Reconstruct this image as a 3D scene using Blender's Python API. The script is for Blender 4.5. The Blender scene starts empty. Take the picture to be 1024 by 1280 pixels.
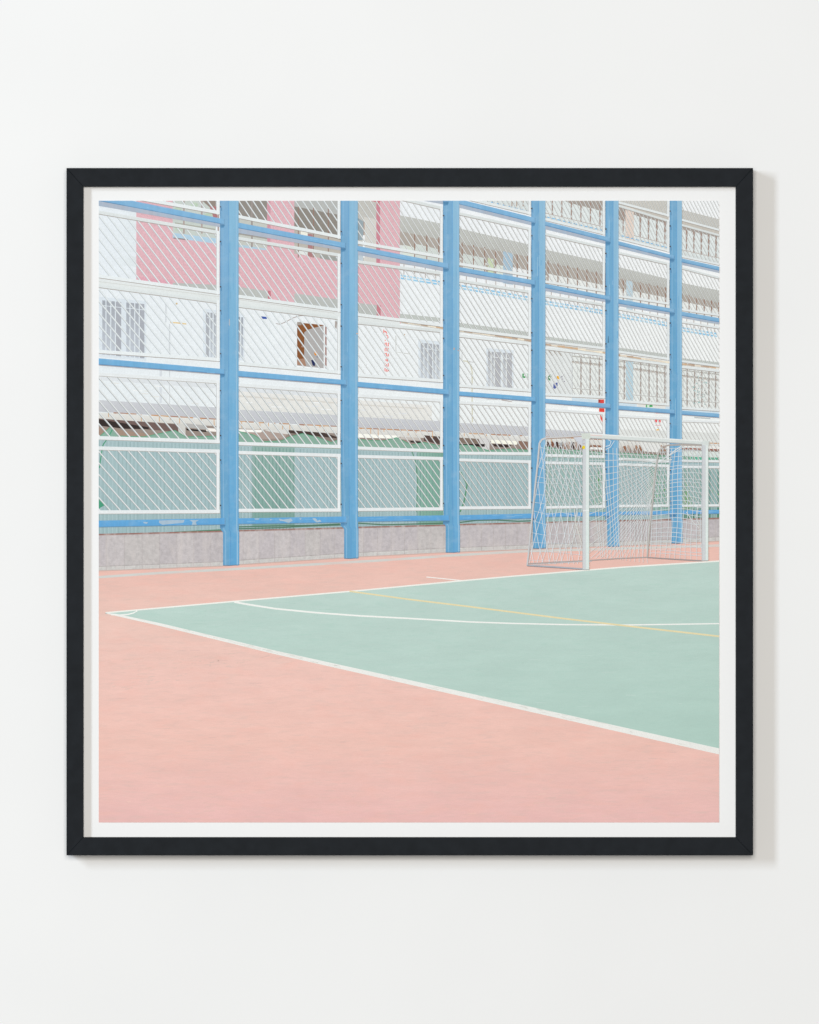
import bpy, bmesh, math, random
random.seed(7)
C = bpy.context.scene
COL = C.collection

# ------------------------------------------------------------------ sizes
S = 0.00075            # metres per unit of the measured drawing (the frame is about 64 cm square)
D = 6.0                # camera to wall
CZ = 1.55              # height of the picture's centre on the wall
FACE = 0.030           # how far the front of the frame stands off the wall
SHEET = 0.0185         # how far the paper lies off the wall
STEP = 0.00003         # thickness of one coat of ink

# ------------------------------------------------------------------ camera
cd = bpy.data.cameras.new('camera')
cam = bpy.data.objects.new('camera', cd); COL.objects.link(cam)
cam.location = (0, -D, CZ); cam.rotation_euler = (math.radians(90), 0, 0)
cd.sensor_fit = 'VERTICAL'; cd.sensor_height = 36.0
cd.lens = 36.0 * D / (1280 * S)
cd.clip_start = 0.1; cd.clip_end = 60
C.camera = cam

# ------------------------------------------------------------------ light
w = bpy.data.worlds.new('World'); C.world = w; w.use_nodes = True
bg = w.node_tree.nodes['Background']
bg.inputs[0].default_value = (1.0, 0.975, 0.925, 1); bg.inputs[1].default_value = 0.10

def area(name, loc, target, sx, sy, power, col):
    l = bpy.data.lights.new(name, 'AREA'); l.shape = 'RECTANGLE'; l.size = sx; l.size_y = sy
    l.energy = power; l.color = col
    o = bpy.data.objects.new(name, l); COL.objects.link(o); o.location = loc
    dx, dy, dz = (target[i] - loc[i] for i in range(3))
    from mathutils import Vector
    o.rotation_euler = Vector((dx, dy, dz)).to_track_quat('-Z', 'Y').to_euler()
    return o
area('key_lamp', (-3.3, -4.6, CZ + 1.3), (0, 0, CZ), 0.75, 1.7, 126, (0.835, 0.945, 1.05))
area('front_softbox', (-0.05, -6.2, CZ + 0.4), (0, 0, CZ), 1.5, 1.5, 266, (1.0, 0.976, 0.918))

C.view_settings.view_transform = 'Standard'; C.view_settings.look = 'None'
C.view_settings.exposure = 0.0; C.view_settings.gamma = 1.0
C.view_settings.use_curve_mapping = False
C.render.engine = 'CYCLES'
C.render.resolution_x = 819; C.render.resolution_y = 1024

# ------------------------------------------------------------------ helpers
def lin(c):
    r = []
    for v in c:
        v = v / 255.0
        r.append(v / 12.92 if v <= 0.04045 else ((v + 0.055) / 1.055) ** 2.4)
    return r
ILL = 1.0              # ink strength: what fraction of the light the bare paper sends back
def ink(c):
    return [min(0.93, v / ILL) for v in lin(c)] + [1.0]
def P(px, py, d):
    k = S * (D - d) / D
    return ((px - 512) * k, -d, (640 - py) * k)
def mix(a, b, t): return tuple(a[i] + (b[i] - a[i]) * t for i in range(3))
def interp(pts, x):
    if x <= pts[0][0]: (x0, y0), (x1, y1) = pts[0], pts[1]
    elif x >= pts[-1][0]: (x0, y0), (x1, y1) = pts[-2], pts[-1]
    else:
        for (x0, y0), (x1, y1) in zip(pts, pts[1:]):
            if x0 <= x <= x1: break
    return y0 + (y1 - y0) * (x - x0) / (x1 - x0)

def nodes(name):
    m = bpy.data.materials.new(name); m.use_nodes = True
    nt = m.node_tree; return m, nt, nt.nodes['Principled BSDF']
def tex(nt, scale, detail=3, stretch=(1, 1, 1), rough=0.55):
    tc = nt.nodes.new('ShaderNodeTexCoord'); mp = nt.nodes.new('ShaderNodeMapping')
    mp.inputs['Scale'].default_value = stretch
    n = nt.nodes.new('ShaderNodeTexNoise'); n.inputs['Scale'].default_value = scale
    n.inputs['Detail'].default_value = detail; n.inputs['Roughness'].default_value = rough
    nt.links.new(tc.outputs['Object'], mp.inputs[0]); nt.links.new(mp.outputs[0], n.inputs['Vector'])
    return n.outputs['Fac']
def ramp(nt, fac, lo, hi, a=0.3, b=0.7):
    r = nt.nodes.new('ShaderNodeMapRange'); r.inputs[1].default_value = a; r.inputs[2].default_value = b
    r.inputs[3].default_value = lo; r.inputs[4].default_value = hi
    nt.links.new(fac, r.inputs[0]); return r.outputs[0]
def tint(nt, base, fac, col):
    m = nt.nodes.new('ShaderNodeMix'); m.data_type = 'RGBA'; m.blend_type = 'MIX'
    nt.links.new(fac, m.inputs[0]); nt.links.new(base, m.inputs[6])
    m.inputs[7].default_value = col; return m.outputs[2]
def scale_col(nt, base, fac):
    m = nt.nodes.new('ShaderNodeVectorMath'); m.operation = 'SCALE'
    nt.links.new(base, m.inputs[0]); nt.links.new(fac, m.inputs['Scale']); return m.outputs[0]

def ink_material(name, layers, grain=0.05):
    """printed ink: the colour laid down on each area, with film grain and the mottling of what was photographed"""
    m, nt, b = nodes(name)
    a = nt.nodes.new('ShaderNodeAttribute'); a.attribute_name = 'ink'
    c = a.outputs['Color']
    for (sc, st, det, kind, amt, lo, hi) in layers:
        f = tex(nt, sc, det, st)
        if kind == 'value': c = scale_col(nt, c, ramp(nt, f, 1 - amt, 1 + amt, lo, hi))
        else: c = tint(nt, c, ramp(nt, f, 0, amt, lo, hi), tuple(ink(kind)))
    c = scale_col(nt, c, ramp(nt, tex(nt, 1100, 1), 1 - grain, 1 + grain))
    nt.links.new(c, b.inputs['Base Color'])
    b.inputs['Roughness'].default_value = 0.75; b.inputs['Specular IOR Level'].default_value = 0.12
    return m
M_PLAIN = ink_material('printed_ink', [(60, (1, 1, 1), 4, 'value', 0.02, .3, .7)])
M_GROUND = ink_material('printed_ink_ground', [
    (26, (1, 1, 5), 6, 'value', 0.035, .3, .7),
    (70, (1, 1, 7), 5, (212, 186, 177), 0.4, .5, .75),
    (40, (1, 1, 4), 5, (238, 184, 172), 0.4, .5, .75),
    (190, (1, 1, 6), 3, 'value', 0.02, .3, .7)], 0.03)
M_COURT = ink_material('printed_ink_court', [
    (22, (1, 1, 5), 6, 'value', 0.03, .3, .7),
    (60, (1, 1, 8), 5, (172, 202, 192), 0.45, .5, .75),
    (190, (1, 1, 6), 3, 'value', 0.014, .3, .7)], 0.026)
M_BLUE = ink_material('printed_ink_blue', [
    (90, (3, 1, .25), 4, 'value', 0.05, .3, .7),
    (120, (1, 1, 1), 4, (150, 185, 212), 0.35, .5, .75)], 0.025)
M_STONE = ink_material('printed_ink_stone', [
    (330, (1, 1, 1), 5, 'value', 0.11, .3, .7),
    (110, (1.5, 1, .4), 3, (205, 196, 194), 0.6, .48, .7)], 0.06)
M_BRICK = ink_material('printed_ink_speckle', [(700, (1, 1, 1), 2, 'value', 0.06, .3, .7)], 0.07)

LEFT, RIGHT, TOP, BOTTOM = 123.6, 899.0, 251.0, 1028.0
def clip(poly, cols):
    """keep what lies inside the picture's edge"""
    for ax, lim, sgn in ((0, LEFT, 1), (0, RIGHT, -1), (1, TOP, 1), (1, BOTTOM, -1)):
        out, oc = [], []
        for i in range(len(poly)):
            a, b = poly[i - 1], poly[i]; ca, cb = cols[i - 1], cols[i]
            ia, ib = sgn * (a[ax] - lim) >= 0, sgn * (b[ax] - lim) >= 0
            if ia != ib:
                t = (lim - a[ax]) / (b[ax] - a[ax])
                out.append((a[0] + (b[0] - a[0]) * t, a[1] + (b[1] - a[1]) * t)); oc.append(mix(ca, cb, t))
            if ib: out.append(b); oc.append(cb)
        poly, cols = out, oc
        if len(poly) < 3: return [], []
    return poly, cols

class Ink:
    def __init__(self): self.f = []
    def poly(self, pts, col, layer):
        cols = list(col) if isinstance(col, list) else [col] * len(pts)
        p, c = clip(list(pts), cols)
        if len(p) >= 3: self.f.append((p, c, layer))
    def rect(self, x0, y0, x1, y1, col, layer): self.poly([(x0, y0), (x1, y0), (x1, y1), (x0, y1)], col, layer)
    def band(self, top, bot, col, layer, col2=None):
        """area between two bent lines, drawn left to right"""
        xs = sorted({p[0] for p in top} | {p[0] for p in bot})
        for a, b in zip(xs, xs[1:]):
            self.poly([(a, interp(top, a)), (b, interp(top, b)), (b, interp(bot, b)), (a, interp(bot, a))],
                      [col, col, col2 or col, col2 or col], layer)
    def line(self, pts, wd, col, layer):
        """a line of even or tapering width"""
        n = len(pts); L, R = [], []
        for i, p in enumerate(pts):
            a = pts[max(0, i - 1)]; b = pts[min(n - 1, i + 1)]
            dx, dy = b[0] - a[0], b[1] - a[1]; q = math.hypot(dx, dy) or 1
            ww = (wd[0] + (wd[1] - wd[0]) * i / max(1, n - 1)) if isinstance(wd, tuple) else wd
            nx, ny = -dy / q * ww / 2, dx / q * ww / 2
            L.append((p[0] + nx, p[1] + ny)); R.append((p[0] - nx, p[1] - ny))
        for i in range(n - 1): self.poly([L[i], L[i + 1], R[i + 1], R[i]], col, layer)
    def disc(self, x, y, r, col, layer, ry=None, n=10):
        self.poly([(x + r * math.cos(6.2832 * i / n), y + (ry or r) * math.sin(6.2832 * i / n)) for i in range(n)], col, layer)
    def build(self, name, mat, parent, label=None):
        if not self.f: return None
        me = bpy.data.meshes.new(name); vs, fs, cs = [], [], []
        for n, (p, c, layer) in enumerate(self.f):
            d = SHEET + 0.00012 + layer * STEP + (n % 24) * 0.0000012
            area2 = sum(p[i - 1][0] * p[i][1] - p[i][0] * p[i - 1][1] for i in range(len(p)))
            if area2 > 0: p, c = p[::-1], c[::-1]
            s = len(vs)
            for q in p:
                X = P(q[0], q[1], SHEET); vs.append((X[0], -d, X[2]))
            fs.append(list(range(s, s + len(p)))); cs += c
        me.from_pydata(vs, [], fs)
        at = me.color_attributes.new('ink', 'FLOAT_COLOR', 'CORNER')
        k = 0
        for poly in me.polygons:
            for li in poly.loop_indices:
                at.data[li].color = ink(cs[me.loops[li].vertex_index]); k += 1
        me.materials.append(mat)
        o = bpy.data.objects.new(name, me); COL.objects.link(o); o.parent = parent
        if label: o['label'] = label
        return o

def mesh_obj(name, bm, mat, parent=None):
    bmesh.ops.recalc_face_normals(bm, faces=bm.faces)
    me = bpy.data.meshes.new(name); bm.to_mesh(me); bm.free(); me.materials.append(mat)
    o = bpy.data.objects.new(name, me); COL.objects.link(o)
    if parent: o.parent = parent
    return o

# ------------------------------------------------------------------ wall
m, nt, b = nodes('white_wall_paint')
c = nt.nodes.new('ShaderNodeRGB'); c.outputs[0].default_value = (0.862, 0.855, 0.856, 1)
cc = scale_col(nt, c.outputs[0], ramp(nt, tex(nt, 3.5, 5), 0.985, 1.012))
nt.links.new(cc, b.inputs['Base Color']); b.inputs['Roughness'].default_value = 0.85
b.inputs['Specular IOR Level'].default_value = 0.15
bp = nt.nodes.new('ShaderNodeBump'); bp.inputs['Strength'].default_value = 0.10; bp.inputs['Distance'].default_value = 0.0006
nt.links.new(tex(nt, 260, 4), bp.inputs['Height']); nt.links.new(bp.outputs[0], b.inputs['Normal'])
bm = bmesh.new(); bmesh.ops.create_cube(bm, size=1)
for v in bm.verts: v.co = (v.co.x * 5.0, v.co.y * 0.12 + 0.06, v.co.z * 3.1 + 1.55)
wall = mesh_obj('wall', bm, m); wall['kind'] = 'structure'

# ------------------------------------------------------------------ the framed print
root = bpy.data.objects.new('framed_print', None); COL.objects.link(root)
root.location = (0, 0, CZ); root.empty_display_size = 0.1
root['label'] = 'square photo print of a pastel sports court in a thin black frame on white wall'
root['category'] = 'framed print'

m_frame, nt, b = nodes('black_stained_wood')
c = nt.nodes.new('ShaderNodeRGB'); c.outputs[0].default_value = (0.0125, 0.0148, 0.0182, 1)
cc = scale_col(nt, c.outputs[0], ramp(nt, tex(nt, 90, 5, (1, 1, 1)), 0.86, 1.14))
nt.links.new(cc, b.inputs['Base Color']); b.inputs['Roughness'].default_value = 0.5
b.inputs['Specular IOR Level'].default_value = 0.04
bp = nt.nodes.new('ShaderNodeBump'); bp.inputs['Strength'].default_value = 0.12; bp.inputs['Distance'].default_value = 0.0003
nt.links.new(tex(nt, 600, 4), bp.inputs['Height']); nt.links.new(bp.outputs[0], b.inputs['Normal'])

O = (83.2, 210.0, 941.5, 1069.2)       # outer edge of the frame
I = (104.0, 233.0, 920.3, 1047.0)      # sight edge
def rail(oa, ob, ib, ia):
    """one mitred length of moulding, from the wall to the front face"""
    bm = bmesh.new(); q = [P(p[0], p[1], FACE) for p in (oa, ob, ib, ia)]
    g = 0.00004                                               # hairline left open at the mitre
    ux, uz = q[1][0] - q[0][0], q[1][2] - q[0][2]; n = math.hypot(ux, uz); ux, uz = ux / n, uz / n
    q = [(q[i][0] + ux * g * s, q[i][2] + uz * g * s) for i, s in ((0, 1), (1, -1), (2, -1), (3, 1))]
    lo = [bm.verts.new((x, -0.0005, z)) for x, z in q]; hi = [bm.verts.new((x, -FACE, z)) for x, z in q]
    bm.faces.new(lo); bm.faces.new(hi)
    for i in range(4): bm.faces.new((lo[i], lo[(i + 1) % 4], hi[(i + 1) % 4], hi[i]))
    bm.normal_update()
    e = [e for e in bm.edges if all(abs(v.co.y + FACE) < 1e-6 for v in e.verts)]
    bmesh.ops.bevel(bm, geom=e, offset=0.0003, segments=2, profile=0.5, affect='EDGES')
    return mesh_obj('frame_rail', bm, m_frame, root)
oc = [(O[0], O[1]), (O[2], O[1]), (O[2], O[3]), (O[0], O[3])]
ic = [(I[0], I[1]), (I[2], I[1]), (I[2], I[3]), (I[0], I[3])]
for i in range(4): rail(oc[i], oc[(i + 1) % 4], ic[(i + 1) % 4], ic[i])

def sheet(name, x0, y0, x1, y1, d0, d1, mat, parent):
    bm = bmesh.new(); bmesh.ops.create_cube(bm, size=1)
    a, c2 = P(x0, y0, d1), P(x1, y1, d1)
    for v in bm.verts:
        v.co = (a[0] if v.co.x < 0 else c2[0], -d0 if v.co.y > 0 else -d1, a[2] if v.co.z > 0 else c2[2])
    return mesh_obj(name, bm, mat, parent)
m_board, nt, b = nodes('backing_board'); b.inputs['Base Color'].default_value = (.45, .4, .33, 1); b.inputs['Roughness'].default_value = .9
sheet('backing_board', 104.6, 233.6, 919.7, 1046.4, 0.002, 0.0178, m_board, root)
m_paper, nt, b = nodes('white_print_paper')
c = nt.nodes.new('ShaderNodeRGB'); c.outputs[0].default_value = (0.872, 0.864, 0.866, 1)
nt.links.new(scale_col(nt, c.outputs[0], ramp(nt, tex(nt, 500, 3), 0.992, 1.008)), b.inputs['Base Color'])
b.inputs['Roughness'].default_value = 0.8; b.inputs['Specular IOR Level'].default_value = 0.12
paper = sheet('print', 104.6, 233.6, 919.7, 1046.4, 0.0180, SHEET, m_paper, root)
paper['label'] = 'white paper with an even margin round the printed picture'

# ------------------------------------------------------------------ the picture printed on the paper
WHITE = (229, 233, 237)
# lines that run along the facade, read off the print
l_under = [(500, 269), (554, 280), (574, 285.5), (661, 305.5), (682, 312), (755, 328), (774, 334), (836, 349), (852, 353.5), (899, 363)]
l_dark = [(500, 289), (554, 300), (574, 304.5), (661, 321), (682, 327.5), (755, 343), (774, 348), (836, 361), (852, 368), (899, 379)]
l_rail = [(500, 306), (554, 319), (574, 322), (661, 340), (682, 344), (755, 359), (774, 363), (836, 375), (852, 379), (899, 389)]
l_dash = [(500, 342.5), (553, 351), (574, 355), (661, 370), (682, 375), (755, 387), (774, 391), (836, 402.5), (852, 408), (899, 416)]
l_grey = [(500, 392), (553, 397.5), (574, 403.4), (661, 415), (682, 420.5), (756, 430), (774, 434.5), (836, 443), (852, 447.5), (899, 453)]
l_grey2 = [(x, y + 5.5) for x, y in l_grey]
l_lamp = [(500, 404), (553, 412), (574, 415.2), (661, 427.5), (682, 432.5), (756, 443), (774, 446), (836, 455), (852, 457), (899, 462)]
def sh(l, d): return [(x, y + d) for x, y in l]
roof_t = [(123, 500), (275, 509.5), (298, 512), (426, 519), (447, 521), (554, 526.5), (574, 528.5), (663, 533.5), (682, 536.5), (756, 541), (774, 542), (836, 544), (899, 546)]
roof_b = [(123, 514.5), (275, 524), (298, 526.5), (426, 533), (447, 534.8), (554, 539.5), (574, 540.8), (663, 545), (682, 546), (756, 549), (774, 550), (836, 552), (899, 554)]
hoard_t = [(123, 546), (275, 551), (298, 553), (426, 558), (554, 562), (663, 566), (756, 570), (899, 573)]
cap = [(123, 667.3), (279, 663.2), (298, 662.4), (430, 659), (448, 658.3), (557, 655.6), (575, 654.8), (666, 652.6), (758, 650.3), (840, 648.6), (899, 647)]
foot = [(123, 713.5), (279, 707.5), (298, 705.8), (430, 697.2), (448, 696), (557, 690.6), (575, 689.8), (666, 686.4), (758, 683), (840, 679.6), (899, 676.3)]
gut = [(123, 721.4), (200, 716.2), (310, 710.3), (480, 700.2), (560, 694.6), (650, 689.2), (770, 685.8), (899, 681.8)]
upper = [(132, 766), (290, 752), (445, 738.6), (510, 732.4), (575, 726.2), (640, 720.4), (735, 712.6), (780, 708.9), (899, 701.4)]

# building
q = Ink()
q.rect(123, 251, 899, 560, [(228, 232, 237), (238, 239, 241), (236, 238, 237), (226, 231, 234)], 1)
q.poly([(123, 251), (170.5, 251), (170.5, 350), (123, 343)], (226, 231, 236), 2)
for y0, y1, cc in ((318, 330, (217, 223, 226)), (262, 312, (221, 227, 231))):
    q.poly([(150, y0), (170.5, y0 + 3), (170.5, y1 + 4), (140, y1)], [(226, 231, 236), cc, cc, (226, 231, 236)], 3)
q.band([(123, 346), (275, 366), (298, 370), (426, 388), (447, 393), (500, 399)], [(123, 358), (275, 377), (298, 382), (426, 398), (447, 403), (500, 409)], (225, 228, 229), 7, (219, 223, 222))
q.band([(123, 351.5), (275, 370.6), (298, 374), (418, 391)], [(123, 352.3), (275, 371.4), (298, 374.8), (418, 391.8)], (207, 208, 205), 8)
q.band([(298, 489), (426, 498), (447, 500), (540, 507)], [(298, 513), (426, 519), (447, 521), (540, 526)], (228, 226, 223), 2, (224, 223, 219))
q.band([(298, 494), (426, 503), (447, 505), (530, 510)], [(298, 496), (426, 505), (447, 506.6), (530, 511.6)], (214, 210, 204), 3)
for x in (207.5, 212): q.line([(x, 380 if x < 210 else 405), (x, 403 if x < 210 else 447)], 1.6, (206, 210, 214), 3)
q.line([(212, 457), (212, 506)], 1.0, (206, 209, 213), 3)
q.line([(201, 459), (201, 504)], 3.0, (212, 216, 222), 3)
q.band([(123, 471), (275, 481), (298, 482), (426, 493)], [(123, 475), (275, 486), (298, 489), (426, 498)], (219, 222, 226), 3)
q.line([(213, 403), (222, 403.6), (233, 405)], 1.5, (226, 197, 140), 4)
q.disc(221, 379.5, 1.2, (205, 180, 140), 4)
q.poly([(325, 379.5), (334, 378.5), (339, 383), (337, 387), (325, 386)], (240, 242, 245), 4)
q.poly([(329.5, 383), (334, 382.6), (335, 384.2), (331, 384.4)], (96, 104, 170), 5)
q.poly([(326.5, 395.4), (333, 396), (334, 398.8), (328.5, 398.6)], (66, 92, 165), 5)
q.line([(345, 404.4), (350, 405.4), (358, 402), (366, 397.6), (374, 394.8), (386, 394)], 0.9, (168, 156, 152), 4)
q.line([(387, 391.5), (396, 386.4)], 0.9, (160, 150, 148), 4)
q.poly([(418.5, 390), (426, 391), (426, 396.8), (418.5, 395.5)], (176, 173, 168), 4)
q.poly([(419, 401), (422, 402), (420.6, 411.5), (418.6, 411)], (170, 160, 156), 4)
q.line([(495, 420), (495, 440), (512, 442.5)], 0.9, (196, 196, 192), 4)
q.disc(505.5, 418.5, 0.9, (196, 160, 120), 4)
q.line([(578, 451), (584, 451.5), (588, 456), (590.2, 464), (590.2, 505), (590.5, 528)], 1.3, (208, 204, 182), 4)
q.line([(577.6, 437), (577.6, 450)], 0.8, (200, 202, 204), 4)
q.line([(585, 451.5), (592, 453)], 0.8, (190, 190, 188), 4)
q.rect(608, 498.6, 622, 499.8, (205, 206, 206), 4); q.line([(627, 500), (640, 502.3)], 0.9, (176, 160, 154), 4)
# stair block of pale panels
q.poly([(682, 437), (715, 441), (715, 494), (682, 491)], (222, 225, 225), 3)
q.line([(715.4, 441), (715.4, 496)], 0.9, (190, 192, 194), 4)
for x in (686, 692, 697): q.line([(x, 438.5), (x + 5, 445)], 1.2, (176, 168, 160), 4)
# grey joint line, mottled patches under the sills
for i in range(46):
    x = random.uniform(125, 660); y = interp(roof_t, x) - random.uniform(2, 26)
    wd = random.uniform(4, 14); q.poly([(x, y), (x + wd, y + .6), (x + wd, y + 2), (x, y + 1.4)], random.choice([(224, 224, 222), (236, 237, 238), (222, 224, 228)]), 3)
q.build('printed_building', M_PLAIN, paper, 'white building pictured behind the blue fence')

# pink block
PK = (219, 176, 184)
q = Ink()
sill = [(170.5, 300), (216, 297), (270, 304), (298, 308.5), (334, 312.5), (368, 316), (421, 325.5), (447, 330), (471, 333), (500, 337)]
under = [(170.5, 349), (216, 353.5), (270, 356), (298, 358.5), (336, 364), (368, 366.5), (421, 374), (447, 378.5), (471, 381.5), (500, 386)]
q.rect(170.5, 251, 216, 300, PK, 3); q.band(sill, under, PK, 4, (218, 174, 182))
q.poly([(170.5, 345), (216, 351), (216, 356), (170.5, 352)], (219, 165, 178), 5)
for a, bb, y in ((334, 368, 380), (475, 500, 404)): q.rect(a, 251, bb, y, PK, 3)
q.poly([(334.2, 251), (338.2, 251), (338.2, 309), (334.2, 308)], (207, 150, 164), 5)
q.poly([(335, 363), (338.6, 364), (338.6, 375), (335, 374)], (197, 120, 132), 5)
q.poly([(470.5, 254), (475.2, 254), (475.2, 334), (470.5, 333)], (200, 132, 146), 5)
q.poly([(471, 381), (476, 382), (476, 402), (471, 400)], (196, 128, 138), 5)
q.poly([(464, 251), (476, 251), (474, 254.5), (469, 252.5)], (196, 120, 130), 6)
q.rect(488, 400, 501, 404.5, (226, 178, 182), 5)
q.build('printed_pink_wall', M_BRICK, paper, 'pink block of the pictured building')

# openings of the pink block
q = Ink()
GL = (196, 203, 198)
q.poly([(216, 251), (270, 251), (270, 304), (216, 297)], GL, 3)
q.poly([(216, 291), (270, 298), (270, 304.6), (216, 297.4)], (176, 203, 222), 5)
q.poly([(217, 296.8), (235, 299), (235, 300.4), (217, 298.2)], (140, 130, 128), 6)
q.poly([(253, 251), (270, 251), (270, 264), (262, 259)], (146, 134, 126), 4)
q.poly([(262, 258), (271, 258), (272, 272), (267, 272)], (176, 122, 124), 5)
for x in (230, 252.4, 273): q.line([(x, 251), (x, 292)], 1.8, (172, 154, 150), 6)
q.poly([(219, 278), (269, 286), (269, 289), (219, 281)], (168, 168, 158), 5)
for x, y in ((222, 262), (243, 256), (259, 270), (224, 286), (262, 268)): q.disc(x, y, 5, (186, 202, 184), 4, 3)
q.build('printed_window', M_PLAIN, paper)
q = Ink()
q.poly([(298, 251), (334, 251), (334, 276), (298, 272)], (144, 138, 132), 4)
q.poly([(298, 272), (334, 276), (334, 313), (298, 309)], (194, 196, 190), 4)
q.poly([(298, 288), (334, 294), (334, 299), (298, 293)], (160, 156, 150), 5)
q.poly([(298, 305.5), (334, 311), (334, 313), (298, 309)], (176, 200, 216), 5)
q.line([(315, 251), (315, 309)], 2.0, (158, 148, 144), 6)
q.build('printed_window', M_PLAIN, paper)
q = Ink()
q.poly([(368, 251), (426, 251), (426, 269), (368, 258)], (180, 181, 179), 4)
q.poly([(368, 258), (426, 269), (426, 327), (368, 317)], (141, 135, 128), 4)
q.poly([(368, 285), (426, 300), (426, 327), (368, 317)], (186, 180, 172), 5)
for x in (373, 392, 410.5): q.line([(x, 258), (x, 322)], 1.2, (150, 122, 112), 6)
q.rect(376, 289, 384.6, 295, (236, 234, 222), 6); q.poly([(374, 311), (384.6, 313), (384.6, 320), (374, 317)], (222, 226, 224), 6)
q.poly([(385, 292), (391, 293), (391, 322), (385, 320)], (172, 126, 126), 6)
q.poly([(400, 318), (424, 322), (424, 327), (400, 323)], (158, 160, 156), 6)
q.build('printed_window', M_PLAIN, paper)
q = Ink()
q.poly([(447, 251), (470.5, 251), (470.5, 333), (447, 330)], (192, 190, 185), 4, )
q.poly([(455, 271), (470.5, 274), (470.5, 333), (455, 331)], (208, 205, 200), 5)
q.poly([(447, 272), (454.5, 277), (454.5, 300), (447, 300)], (150, 163, 170), 5)
q.line([(455.2, 277), (455.2, 294)], 1.2, (176, 150, 136), 6); q.rect(453.6, 294, 456, 322, (236, 238, 240), 6)
q.rect(447, 318, 454, 330, (190, 200, 208), 6)
q.build('printed_window', M_PLAIN, paper)
for a, bb in ((216, 270), (298, 335), (368, 422), (447, 471)):
    q = Ink()
    q.poly([(a, interp(under, a)), (bb, interp(under, bb)), (bb, interp(under, bb) + 16), (a, interp(under, a) + 14)], (184, 186, 183), 4)
    if a == 447: q.rect(447, 396, 454, 401, (168, 182, 190), 6); q.rect(455, 396, 471, 402, (206, 204, 200), 6)
    q.build('printed_beam', M_PLAIN, paper)

# long balconies of the white block
q = Ink()
q.band(l_under, l_dark, (191, 192, 188), 3, (184, 184, 179))
q.band(l_dark, l_rail, (173, 164, 156), 3)
q.band(l_rail, sh(l_rail, 18), (217, 220, 218), 3)
x = 503.0
while x < 899:
    stp = 15.5 - (x - 500) * 0.0165
    yd = interp(l_dark, x); yr = interp(l_rail, x)
    q.line([(x + stp, yd + 1), (x + stp, interp(l_rail, x + stp) + 14)], 1.1, (150, 118, 104), 6)
    if x > 676: cc, up = (228, 230, 228), 2.5
    else: cc, up = random.choice([((232, 233, 234), 2), ((206, 212, 208), 6), ((216, 222, 214), 1), ((176, 168, 158), -2)]), None
    if up is None: cc, up = cc
    q.poly([(x + 1.2, yr - up), (x + stp - 1, interp(l_rail, x + stp) - up), (x + stp - 1, interp(l_rail, x + stp) + 13), (x + 1.2, yr + 13)], cc, 5)
    x += stp
q.poly([(629, 314), (641, 317), (641, 356), (629, 354)], (168, 190, 206), 7)
q.poly([(783, 350), (791, 352), (791, 388), (783, 386)], (190, 208, 218), 7)
q.poly([(610, 322), (617, 324), (617, 344), (610, 342)], (200, 212, 180), 7)
# handrail, struts and the blue mesh strip below them
q.band(sh(l_dash, -14), sh(l_dash, -13), (176, 172, 170), 6)
q.band(sh(l_dash, -6), sh(l_dash, -5), (186, 184, 182), 6)
x = 505.0
while x < 899:
    q.line([(x, interp(l_dash, x) - 17), (x, interp(l_dash, x))], 0.9, (180, 168, 162), 6); x += 13.5 - (x - 500) * 0.013
x = 501.0
while x < 897:
    ln = 6.6 - (x - 500) * 0.008
    for k in (0.6, 4.0):
        y0, y1 = interp(l_dash, x) + k, interp(l_dash, x + ln) + k
        q.poly([(x, y0), (x + ln, y1), (x + ln, y1 + 2.1), (x, y0 + 2.1)], random.choice([(142, 196, 228), (160, 205, 230), (176, 212, 232)]), 7)
    x += ln + 1.3
for xs in ((516, 556), (577, 599), (605, 629)):
    a, bb = xs; m2 = (a + bb) / 2
    y0, y1 = interp(l_dash, a) - 17, interp(l_dash, bb) - 17
    q.poly([(a, y0), (m2, (y0 + y1) / 2 - 1.2), (bb, y1 + 1), (m2 + 4, (y0 + y1) / 2 + 1.6)], (140, 112, 104), 8)
q.band(l_grey, l_grey2, (190, 194, 190), 3)
q.band(sh(l_grey2, 3), l_lamp, (200, 199, 194), 3)
x = 502.0
while x < 895:
    wd = random.uniform(5, 11)
    q.poly([(x, interp(l_lamp, x) - 2.6), (x + wd, interp(l_lamp, x + wd) - 3.4 + random.uniform(-.6, .9)), (x + wd, interp(l_lamp, x + wd) - .8), (x, interp(l_lamp, x) - 1.2)],
           random.choice([(206, 176, 146), (238, 226, 206), (188, 164, 144), (226, 214, 198)]), 4)
    x += wd
q.build('printed_balcony', M_PLAIN, paper)

# storey above: curtains between posts
q = Ink()
top_l = [(590, 251), (661, 269), (682, 275.5), (755, 293), (774, 298.5), (836, 314.5), (852, 321), (899, 331.5)]
q.band([(590, 240), (661, 240), (682, 245), (755, 251), (774, 257), (836, 276), (852, 281), (899, 294)], top_l, (214, 220, 220), 2)
q.poly([(706, 251), (756, 251), (756, 271), (738, 263), (716, 256)], (166, 157, 150), 3)
q.poly([(773, 257), (836, 276), (836, 291), (773, 274)], (164, 153, 146), 3)
q.poly([(852, 281), (899, 294), (899, 309), (852, 295)], (168, 158, 152), 3)
q.poly([(773, 240), (836, 240), (836, 270), (773, 252)], (200, 197, 191), 3)
q.poly([(852, 262), (899, 274), (899, 288), (852, 275)], (196, 194, 189), 3)
q.poly([(773, 253), (836, 270), (836, 276), (773, 258)], (196, 190, 182), 3)
q.poly([(852, 275), (899, 288), (899, 294), (852, 281)], (196, 190, 182), 3)
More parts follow.
